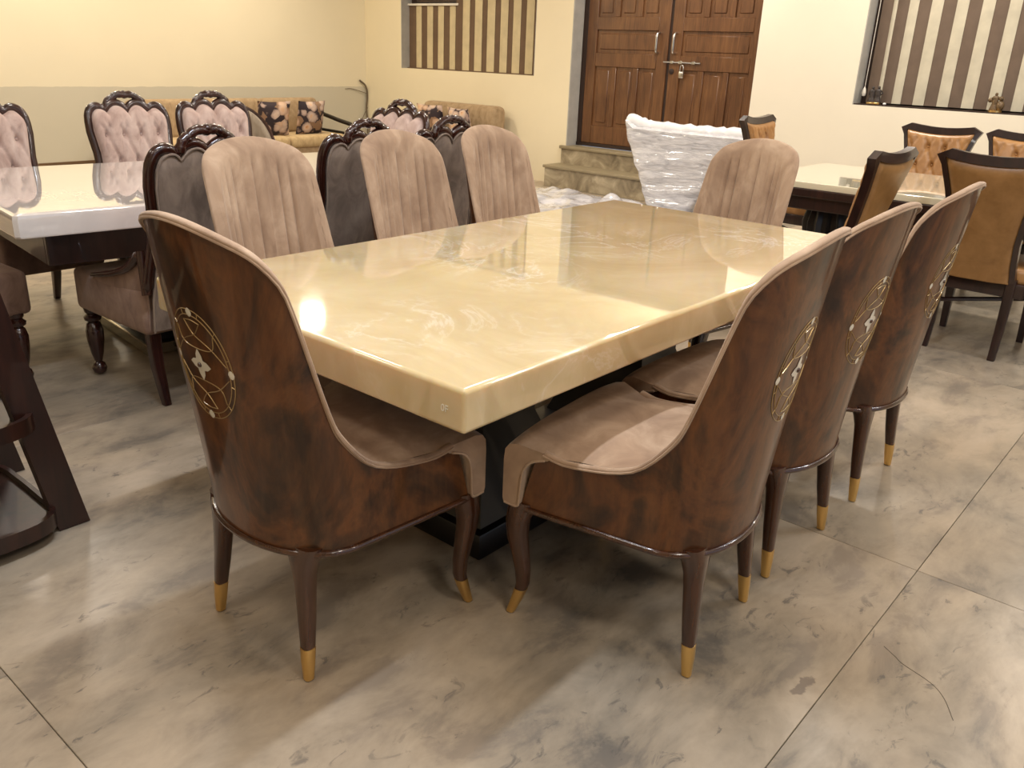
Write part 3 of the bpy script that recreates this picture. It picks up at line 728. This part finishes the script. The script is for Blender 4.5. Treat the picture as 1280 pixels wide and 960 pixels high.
# ------------------------------------------------------------------ carved scalloped chairs round the white onyx table
def lobes(t):
    t = abs(t); base = .972-.035*max(0, (t-.5)/.5)
    k = t/.52 if t < .52 else (t-.52)/.48
    lob = .047*abs(sin(PI*min(.999, max(.001, k))))**.62
    return base+lob-(.06*((t-.86)/.14)**2 if t > .86 else 0)
CB = Back([.30, .45, .55, .66, .76, .86, .95, 1.05], [.226, .222, .212, .198, .198, .210, .222, .218], lobes,
          [.30, .45, .7, 1.08], [-.25, -.265, -.315, -.395], .32, .10)
def turned_leg(x, y):
    pr = [(.012, .002), (.026, .012), (.031, .03), (.024, .05), (.014, .058), (.017, .066), (.026, .10), (.034, .155), (.036, .20), (.028, .232), (.02, .24), (.034, .25), (.036, .262), (.022, .275), (.03, .285), (.032, .30)]
    return MB().lathe(pr, 14, (x, y, 0))
def carved_chair(label, group, front):
    t = thing('carved_chair', label, 'chair', group=group)
    b = MB().box(-.242, .242, -.235, .335, .292, .475, .026, 3)
    b.build('seat', M['taupe'], t, 50)
    out = CB.outline(14, 64, .26)
    out = [(x*1.0+.015*(1 if x > 0 else -1)*min(1, abs(x)/.15), y, z+(.013 if i > 14 and i < len(out)-15 else .004)) for i, (x, y, z) in enumerate(out)]
    for s_, end in ((-1, 0), (1, 1)):
        arm = spline([(s_*.246, .14, .475), (s_*.247, .06, .492), (s_*.246, -.06, .522), (s_*.240, -.16, .562), (s_*.230, -.245, .635)], 4)
        out = arm+out if end == 0 else out+arm[::-1]
    nn = len(out); rr = [.010+.012*min(1, min(i, nn-1-i)/18) for i in range(nn)]
    m = MB().tube(out, rr, 8, ax=(0, 1, 0), flat=.9)
    m.build('back_frame', M['mahogany'], t, 60)
    cr = MB(); pts = []
    for s_ in range(0, 33):
        a = PI*s_/32; r_ = 1+.10*abs(sin(4.0*a)); x = -.108*cos(a)*(1.0 if abs(cos(a)) < .9 else 1.02); z = 1.0+.072*sin(a)**.8*r_
        pts.append((x, CB.Y(0, 1.04)+.002, z))
    cr.tube(pts, [.017+.004*abs(sin(i*1.1)) for i in range(33)], 8, ax=(0, 1, 0))
    for x, z, r_ in ((-.08, 1.045, .016), (-.042, 1.074, .015), (0, 1.082, .018), (.042, 1.074, .015), (.08, 1.045, .016), (.106, 1.012, .014), (-.106, 1.012, .014)):
        cr.ball((x, CB.Y(0, 1.04)-.002, z), r_, (1, 1.1, .9), 8, 5)
    cr.build('crest', M['mahogany'], t, 60)
    CB.panel(-.012, -.012, 40, 18).build('back_panel', M['greige'], t, 60)
    dm = tufts(4, 3, .30, .58, .86, .7)
    p = CB.panel(.010, .045, 64, 44, dm).build('back_pad', M['pink_velvet'] if front else M['taupe'], t, 60)
    bt = MB()
    for x, z in dm.pts: bt.ball((x, CB.Y(x, z)+.022, z), .008, (1, .6, 1), 6, 4)
    bt.build('buttons', M['pink_velvet'], p, 60)['kind'] = 'stuff'
    pp = CB.outline(14, 64)
    MB().tube([(x*.985, y-.018, z-.006) for x, y, z in pp], .0045, 6).build('piping', M['greige'], t, 60)
    for s_ in (-1, 1):
        arm = [(s_*.240, .14, .468), (s_*.241, .06, .486), (s_*.240, -.06, .514), (s_*.234, -.16, .554), (s_*.224, -.25, .63)]
        rows = [[(x, y, .40+(z-.40)*k/3) for x, y, z in arm] for k in range(4)]
        rows2 = [[(x-s_*.03, y, z) for x, y, z in r] for r in rows]
        MB().grid(rows+rows2[::-1]).build('side_panel', M['taupe'], t, 50)
        turned_leg(s_*.208, .275).build('leg', M['mahogany'], t, 50)
        R = [[(s_*.198+a, -.195+b_+dy, z) for a, b_ in rrect(h, h, 12, 5)] for z, h, dy in ((.305, .026, 0), (.15, .022, -.012), (.002, .016, -.05))]
        MB().rings(R).build('leg', M['mahogany'], t, 40)
    return t
G1 = 'carved scalloped chairs round the white table'
P0 = carved_chair('carved dark-framed chair with grey back beside the near left corner of the white table', G1, True)
P0.location = (.60, 2.29, 0); P0.rotation_euler.z = .03
CC = [
    (1.39, 2.29, -.03, 'grey-backed carved chair between the first and second beige tub chairs, by the white table'),
    (1.915, 2.30, -.03, 'grey-backed carved chair between the second and third beige tub chairs, by the white table'),
    (-.155, 2.88, -PI/2+.04, 'mauve carved chair at left edge, only its seat corner showing above the shelf stand'),
    (.555, 3.62, PI, 'pink tufted carved chair cut off by the left edge, behind the white table'),
    (1.31, 3.60, PI-.05, 'pink tufted carved chair against the bare wall, second from left behind the white table'),
    (1.84, 3.58, PI-.06, 'pink tufted carved chair with the tan sofa behind it, across the white table'),
    (2.19, 2.98, PI/2+.05, 'pink tufted carved chair at the far end of the white table'),
]
for x, y, r_, lab in CC: dup(P0, None, (x, y, 0), r_, lab)

# white onyx table, left
wt = thing('dining_table', 'white stone topped dining table on dark base, left background among carved chairs', 'table', (.065, 2.345, 0), -.113)
WL, WD = 2.36, 1.32
pl = [(.015, 0), (WL-.05, 0), (WL, .05), (WL, WD-.05), (WL-.05, WD), (.05, WD), (0, WD-.05), (0, .015)]
tm = MB(); R = []
for z, k in ((.668, .0), (.675, .004), (.735, .004), (.752, 0), (.76, -.012)):
    R.append([(WL/2+(x-WL/2)*(1+k*2/WL), WD/2+(y-WD/2)*(1+k*2/WD), z) for x, y in pl])
flat(tm.rings(R).build('table_top', M['white_stone'], wt, 30))
ap = MB().box(.12, WL-.12, .10, .13, .53, .668, .004, 1).box(.12, WL-.12, WD-.13, WD-.10, .53, .668, .004, 1).box(.12, .15, .13, WD-.13, .53, .668, .004, 1).box(WL-.15, WL-.12, .13, WD-.13, .53, .668, .004, 1)
ap.build('apron', M['espresso'], wt, 30)
for cx in (.78, 1.62):
    MB().rings([[(cx+a*sx, WD/2+b_*sx*1.3, z) for a, b_ in ((-.16, -.2), (.16, -.2), (.16, .2), (-.16, .2))] for z, sx in ((.04, 1.0), (.3, .7), (.664, 1.0))]).build('pedestal', M['black_gloss'], wt, 20)
MB().box(.55, 1.85, .36, WD-.36, .002, .05, .004, 1).build('plinth', M['black_gloss'], wt)
tr = MB().box(.535, 1.865, .345, .36, .001, .055, .003, 1).box(.535, 1.865, WD-.36, WD-.345, .001, .055, .003, 1).box(.535, .55, .36, WD-.36, .001, .055, .003, 1).box(1.85, 1.865, .36, WD-.36, .001, .055, .003, 1)
tr.build('metal_trim', M['silver'], wt, 30)

# ------------------------------------------------------------------ tan leather chairs round the cream table, right
def concave(t): return .968+.022*t*t
LB = Back([.36, .48, .6, .72, .84, .94, 1.03], [.165, .150, .148, .160, .184, .212, .236], concave, [.30, .45, .7, 1.04], [-.215, -.235, -.29, -.385], .40, .35)
def leather_chair(label):
    t = thing('leather_chair', label, 'chair', group='tan leather chairs round the cream table')
    MB().box(-.235, .235, -.20, .26, .39, .475, .028, 3).build('seat', M['tan'], t, 50)
    MB().box(-.23, .23, -.215, .255, .325, .40, .008, 2).build('seat_rail', M['espresso'], t, 40)
    out = LB.outline(18, 32, .0); f = MB(); R = []
    W_ = []
    n = len(out)
    cx, cz = 0, .72
    for i, (x, y, z) in enumerate(out):
        a = Vector(out[max(0, i-1)]); b_ = Vector(out[min(n-1, i+1)]); d = (b_-a).normalized()
        nx, nz = -d.z, d.x
        s_ = 1
        wd = .024 if (i < 18 or i > n-19) else .044
        corner = i in (18, n-19)
        R.append([(x+nx*o*s_, y+dy, z+nz*o*s_) for o, dy in ((-.002, .024), (wd, .020), (wd, -.020), (-.002, -.024))])
    f.rings(R); f.build('back_frame', M['espresso'], t, 35)
    LB.panel(-.012, -.022, 30, 20).build('back_panel', M['tan_matte'], t, 60)
    dm = tufts(3, 4, .22, .52, .88, .7)
    p = LB.panel(.012, .04, 48, 44, dm).build('back_pad', M['tan'], t, 60)
    bt = MB()
    for x, z in dm.pts: bt.ball((x, LB.Y(x, z)+.022, z), .009, (1, .6, 1), 6, 4)
    bt.build('buttons', M['tan'], p, 60)['kind'] = 'stuff'
    MB().tube([LB.P(-.97, 0, -.018), LB.P(-.5, 0, -.03), LB.P(.5, 0, -.03), LB.P(.97, 0, -.018)], .005, 6).build('piping', M['tan_matte'], t)
    for s_ in (-1, 1):
        MB().rings([[(s_*.165+a, y+b_, z) for a, b_ in rrect(h, h*1.1, 12, 6)] for z, h, y in ((.42, .024, -.215), (.3, .023, -.205), (.15, .021, -.215), (.002, .018, -.245))]).build('leg', M['espresso'], t, 40)
        MB().rings([[(s_*.2+a, y+b_, z) for a, b_ in rrect(h, h, 12, 6)] for z, h, y in ((.33, .026, .22), (.2, .022, .225), (.002, .017, .23))]).build('leg', M['espresso'], t, 40)
    MB().tube([(-.165, -.20, .25), (.2, .21, .25)], .012, 6).build('stretcher', M['espresso'], t)
    return t
U = leather_chair('tan leather chair at right seen from behind, its whole broad back and rear leg showing')
U.location = (3.90, -.10, 0); U.rotation_euler.z = -PI/2
for x, y, r_, lab in [
    (3.22, .62, -.05, 'tan leather chair turned edge-on before the cream table, a narrow strip of back showing'),
    (5.18, .70, PI/2, 'tan leather chair with tufted front facing us across the cream table'),
    (5.18, .145, PI/2, 'tan leather chair cut off by the right edge, below the right figurine'),
    (5.0, 1.47, PI, 'tan leather chair whose top corner shows above a beige tub chair, before the pale wall'),
]: dup(U, None, (x, y, 0), r_, lab)

ct = thing('dining_table', 'cream stone topped dining table with dark wood frame, right background by leather chairs', 'table', (4.30, .06, 0))
flat(MB().box(-.56, .56, -1.17, 1.17, .722, .76, .006, 2).build('table_top', M['cream_stone'], ct))
MB().box(-.565, .565, -1.175, 1.175, .675, .722, .005, 1).box(-.53, .53, -1.14, 1.14, .60, .676, .006, 1).build('apron', M['espresso'], ct, 30)
for sy in (-1, 1):
    for sx in (-1, 1):
        g = MB(); R = []
        for z, r_ in ((.002, .09), (.05, .10), (.12, .085), (.30, .10), (.50, .125), (.56, .11), (.60, .09)):
            R.append([(sx*.24+r_*(1+.07*cos(14*a))*cos(a), sy*.80+r_*(1+.07*cos(14*a))*sin(a), z) for a in [2*PI*k/56 for k in range(56)]])
        g.rings(R).build('fluted_leg', M['black_gloss'], ct, 50)

# ------------------------------------------------------------------ sofas and cushions
def pillow(name, label, loc, size, rx, rz, group):
    m = MB(); n = 12
    for s_ in (-1, 1):
        rows = []
        for i in range(n+1):
            r = []
            for j in range(n+1):
                u, v = -1+2*i/n, -1+2*j/n
                k = (1-u*u)*(1-v*v); pin = 1-.10*(abs(u)*abs(v))**0+0.06*(u*u*v*v)
                sx = 1-.08*(1-v*v)*0; e = 1-.07*(1-u*u)*abs(v)**3-.0
                r.append((v*size/2*(1-.06*(1-u*u)*abs(v)), s_*.075*max(0, k)**.45, u*size/2*(1-.06*(1-v*v)*abs(u))))
            rows.append(r)
        m.grid(rows)
    o = m.build(name, M['floral'], None, 80); o.location = loc; o.rotation_euler = (rx, 0, rz); tag(o, label, 'cushion', group); return o
sf = thing('sofa', 'long tan sofa with dark curved wooden arms along the left wall', 'sofa', (4.55, 7.85, 0))
MB().box(-1.22, 1.16, -.38, .22, .10, .27, .02, 2).build('base', M['sofa'], sf)
for k in range(3): MB().box(-1.20+.785*k, -.42+.785*k, -.42, .10, .265, .40, .045, 3).build('seat_cushion', M['sofa_seat'], sf, 60)
for k in range(3): MB().box(-1.22+.795*k, -.43+.795*k, .02, .24, .38, .80, .06, 3, Matrix.Rotation(-.12, 4, 'X')).build('back_cushion', M['sofa'], sf, 60)
for s_ in (-1, 1):
    x = s_*1.27
    a = MB().tube(spline([(x, .26, .60), (x, .05, .565), (x, -.15, .53), (x, -.36, .50), (x, -.42, .47)], 4), .026, 8).tube([(x, -.38, .49), (x, -.36, .005)], .024, 8).tube([(x, .24, .59), (x, .26, .005)], .024, 8).tube([(x, .22, .40), (x, -.36, .385)], .018, 8)
    a.box(min(x, x-s_*.09), max(x, x-s_*.09), -.36, .22, .12, .17, .004, 1)
    a.build('arm', M['black_gloss'], sf, 50)
GS = 'floral cushions on the tan sofa along the left wall'
pillow('cushion', 'dark floral cushion at the right end of the sofa along the left wall', (5.31, 7.60, .582), .40, .22, .06, GS)
pillow('cushion', 'dark floral cushion in the middle of three on the sofa along the left wall', (4.80, 7.60, .585), .40, .22, -.16, GS)
pillow('cushion', 'dark floral cushion largely hidden by the grey curved chair, on the left wall sofa', (4.18, 7.60, .585), .40, .22, .02, GS)
s2 = thing('sofa', 'short tan sofa against the far wall beneath the striped window', 'sofa', (6.42, 6.40, 0), PI/2)
# local: x along the wall, y: back towards +y => after rz=pi/2, +y points to -x, so the back is on the -y side
MB().box(-.52, .56, -.34, .42, .10, .27, .02, 2).build('base', M['sofa'], s2)
MB().box(-.54, .54, -.20, .44, .265, .40, .045, 3).build('seat_cushion', M['sofa_seat'], s2, 60)
MB().box(-.60, .62, -.36, -.14, .26, .80, .07, 3).build('back_cushion', M['sofa'], s2, 60)
for x in (-.45, .48):
    for y in (-.28, .36): MB().tube([(x, y, .11), (x, y, .002)], [.025, .018], 8).build('leg', M['espresso'], s2)
for s_ in (-1, 1): MB().box(s_*.60-.07, s_*.60+.07, -.2, .42, .08, .52, .05, 3).build('arm', M['sofa'], s2, 60)
G2 = 'floral cushions on the short sofa by the far wall'
pillow('cushion', 'floral cushion at left on the short sofa by the far wall', (6.38, 6.66, .585), .40, -.2, PI/2+.1, G2)
pillow('cushion', 'floral cushion at right on the short sofa by the far wall', (6.36, 6.16, .575), .40, -.2, PI/2-.15, G2)
# grey curved occasional chair
gc = thing('lounge_chair', 'grey rounded lounge chair with dark edge before the left wall sofa', 'chair', (3.06, 5.55, 0), -.35)
gc.scale = (.86, .86, 1.04)
rows = []
for i in range(11):
    q = i/10; r = []
    for j in range(25):
        t = -1+2*j/24; a = t*1.75; z = .16+(.70-.36*abs(t)**2.2-.16)*q+.13*q*(1-abs(t)**2); R_ = .30+.05*q
        r.append((R_*sin(a), R_*cos(a)*.9, z))
    rows.append(r)
o = MB().grid(rows).build('tub_back', M['grey_fabric'], gc, 60); md = o.modifiers.new('thickness', 'SOLIDIFY'); md.thickness = .06; md.offset = -1
MB().tube([(x*1.02, y*1.02, z+.008) for x, y, z in rows[-1]], .016, 8).build('edge_trim', M['mahogany'], gc)
MB().lathe([(.10, .10), (.27, .12), (.29, .20), (.29, .32), (.24, .37), (.02, .385)], 24, (0, -.03, 0)).build('seat', M['grey_fabric'], gc, 50)
for a in (.8, 2.35, 3.9, 5.5): MB().tube([(.2*cos(a), .2*sin(a), .14), (.24*cos(a), .24*sin(a), .002)], [.022, .014], 8).build('leg', M['mahogany'], gc)

# ------------------------------------------------------------------ plastic-wrapped chair and loose polythene
random.seed(11)
wc = thing('wrapped_chair', 'high-backed chair wrapped in shiny clear polythene before the door steps', 'wrapped chair', (5.3, 2.60, 0), 0)
def hash2(a, b): return (sin(a*12.9898+b*78.233)*43758.5453) % 1.0
def vnoise(x, y):
    i, j = math.floor(x), math.floor(y); u, v = x-i, y-j; u = u*u*(3-2*u); v = v*v*(3-2*v)
    return (hash2(i, j)*(1-u)+hash2(i+1, j)*u)*(1-v)+(hash2(i, j+1)*(1-u)+hash2(i+1, j+1)*u)*v
def fold(x, y): return .6*vnoise(x, y)+.3*vnoise(x*2.3+5, y*2.1)+.15*vnoise(x*5+2, y*4.7)
# back: a leaning slab wider at the top (faces -x), built from wrapped rings
R = []
nz = 44
for i in range(nz+1):
    q = i/nz; z = .10+.74*q
    hw = .12+.49*q**1.02; th = .10+.05*q
    xc = -.10+.22*q
    if i == nz: hw *= .96; th *= .45
    ring = []
    for k in range(84):
        a = 2*PI*k/84; e = 2/6.0
        y = hw*abs(cos(a))**e*(1 if cos(a) >= 0 else -1); x = th*abs(sin(a))**e*(1 if sin(a) >= 0 else -1)
        f = fold(y*2.2+1.6*z, z*19+2*y)-.5
        g = fold(y*9, z*7+9)-.5
        x2 = xc+x+(.035*f+.016*g)*(1 if x < 0 else .4); y2 = y*(1+.02*(fold(z*8, 3)-.5))
        zz = z+(.075*max(0, (y/hw-.80)/.2)+.018*(fold(y*7, 3.3)-.5))*max(0, (q-.85)/.15)
        ring.append((x2, y2, zz))
    R.append(ring)
MB().rings(R).build('wrapped_back', M['plastic'], wc, 60)
tp = [(.10+.012*(fold(k*.9, 2)-.5), -.60+1.2*k/40, .832+.014*(fold(k*.55, 7)-.5)+(.05*max(0, (k-33)/7))) for k in range(41)]
MB().tube(tp, [.045+.03*fold(k*.8, 3.1) for k in range(41)], 12).build('wrapped_roll', M['plastic_white'], wc, 60)
R = []
for z, k in ((.06, .9), (.09, 1.0), (.14, 1.02), (.19, 1.0), (.22, .93)):
    R.append([(-.22+.20*k*abs(cos(a))**.4*(1 if cos(a) >= 0 else -1)+.02*(fold(a*4, z*9)-.5), .29*k*abs(sin(a))**.4*(1 if sin(a) >= 0 else -1)+.03*(fold(a*5, z*7+3)-.5), z+.02*(fold(a*3, z)-.5)) for a in [2*PI*j/48 for j in range(48)]])
MB().rings(R).build('wrapped_seat', M['plastic'], wc, 60)
for sx in (-.34, -.10):
    for sy in (-.2, .2): MB().tube([(sx, sy, .10), (sx, sy, .002)], .02, 8).build('leg', M['espresso'], wc)
rows = []
nx_, ny_ = 60, 84
for i in range(nx_+1):
    r = []
    for j in range(ny_+1):
        u, v = i/nx_, j/ny_
        x = 4.35+2.05*u+.10*(fold(v*6, 1)-.5); y = 3.27+2.25*v+.10*(fold(u*6, 4)-.5)
        e = min(1, 6*min(u, 1-u, v, 1-v))
        h = .004+e*(.20*max(0, fold(u*4.2+1, v*5.5)-.42)+.045*fold(u*17, v*20)*1.0)
        h += .20*math.exp(-((x-5.55)/.16)**2-((y-3.42)/.16)**2)
        if x > 6.5: h *= .2
        r.append((x, y, h))
    rows.append(r)
tag(MB().grid(rows).build('polythene_sheet', M['plastic'], None, 60), 'crumpled milky polythene sheet lying on the floor before the steps', 'plastic sheet')

# ------------------------------------------------------------------ dark A-frame shelf stand, left edge
sh = thing('shelf_stand', 'dark reddish A-frame shelf stand with rounded trays at the left edge', 'shelf', (-.68, 1.62, 0))
def post(x0, x1, y):   # leaning board
    p = MB().rings([[(x0-.045, y-.02, .002), (x0+.045, y-.02, .002), (x0+.045, y+.02, .002), (x0-.045, y+.02, .002)], [(x1-.04, y-.02, 1.5), (x1+.04, y-.02, 1.5), (x1+.04, y+.02, 1.5), (x1-.04, y+.02, 1.5)]])
    p.build('post', M['shelf_wood'], sh, 20)
for y in (-.24, .24): post(.425, .16, y); post(-.425, -.16, y)
def tray(z, hx, hy, name):
    o2 = [(x, y-.07) for x, y in rrect(hx, hy, 40, 6)]
    m = MB().prism(o2, z, z+.022)
    m.build(name, M['shelf_wood'], sh, 30)
    rim = [(x*1.0, y*1.0, z+.022) for x, y in o2]
    n = len(o2); k1, k2 = (1-.012/hx), (1-.012/hy)
    rm = MB(); rm.rings([[(x*1.004, y*1.004, z-.006) for x, y in o2], [(x*1.004, y*1.004, z+.042) for x, y in o2], [(x*k1, (y+.07)*k2-.07, z+.042) for x, y in o2], [(x*k1, (y+.07)*k2-.07, z+.018) for x, y in o2]], cap=False)
    rm.build('tray_rim', M['shelf_wood'], sh, 40)
tray(.045, .385, .27, 'tray'); tray(.35, .375, .25, 'tray'); tray(.62, .28, .23, 'tray')
MB().box(-.18, .18, -.25, .25, 1.44, 1.48, .004, 1).build('top_rail', M['shelf_wood'], sh)

# ------------------------------------------------------------------ figurines and a pebble on the right window sill
def figure(mb, x, y, z, h, lean, arm):
    prof = [(r*1.5, q) for r, q in [(.022, 0), (.023, .04), (.018, .22), (.014, .40), (.018, .50), (.014, .60), (.018, .72), (.015, .80), (.007, .84), (.007, .86)]]
    m2 = [[(x+lean*zz*h+r*h*7.7*.9*cos(a)*.8, y+r*h*7.7*sin(a), z+zz*h) for a in [2*PI*k/10 for k in range(10)]] for r, zz in prof]
    mb.rings(m2); mb.ball((x+lean*.93*h, y, z+.93*h), .10*h, (.9, .9, 1.1), 8, 6)
    mb.tube(spline([(x+lean*.76*h, y+arm*.12*h, z+.77*h), (x+.02*h, y+arm*.27*h, z+.60*h), (x-.06*h, y+arm*.18*h, z+.52*h)], 4), .045*h, 6)
    mb.tube(spline([(x+lean*.76*h, y-arm*.12*h, z+.77*h), (x+.0, y-arm*.26*h, z+.66*h), (x-.1*h, y-arm*.3*h, z+.80*h)], 4), .045*h, 6)
zs_ = WB[2]+.010
f1 = thing('figurine', 'small dark silver figurine of a couple at the left end of the right window sill', 'figurine', (6.905, 1.665, zs_))
MB().box(-.035, .035, -.055, .055, .0, .018, .004, 1).build('base', M['brass'], f1)
b_ = MB(); figure(b_, 0, .024, .016, .128, .0, 1); figure(b_, 0, -.026, .016, .132, .0, -1); b_.build('figures', M['statue'], f1, 60)
f2 = thing('figurine', 'small bronze figurine near the right edge of the window sill', 'figurine', (6.905, .695, zs_))
MB().lathe([(.05, 0), (.05, .014), (.04, .018)], 14).build('base', M['brass'], f2)
b_ = MB(); figure(b_, 0, .014, .016, .13, .05, 1); b_.ball((0, -.03, .05), .032, (.9, 1, 1.3), 10, 6).ball((0, -.028, .105), .02, (1, 1, 1), 8, 6).ball((.0, .05, .09), .018, (1, 1, 1), 8, 6); b_.build('figures', M['statue_gold'], f2, 60)
tag(MB().ball((0, 0, .010), .012, (1, 1.3, .8), 8, 6).build('pebble', M['clear_white'], None, 60, (6.885, 1.565, zs_)), 'tiny white pebble on the window sill beside the couple figurine', 'pebble')

# crack in the marble: a fine dark line
ck = MB().tube(spline([(.888, -.653, .0004), (.865, -.69, .0004), (.850, -.712, .0004), (.825, -.785, .0004), (.790, -.825, .0004), (.727, -.862, .0004)], 5), .0007, 5)
ck.build('floor_crack', M['grout'], fl)
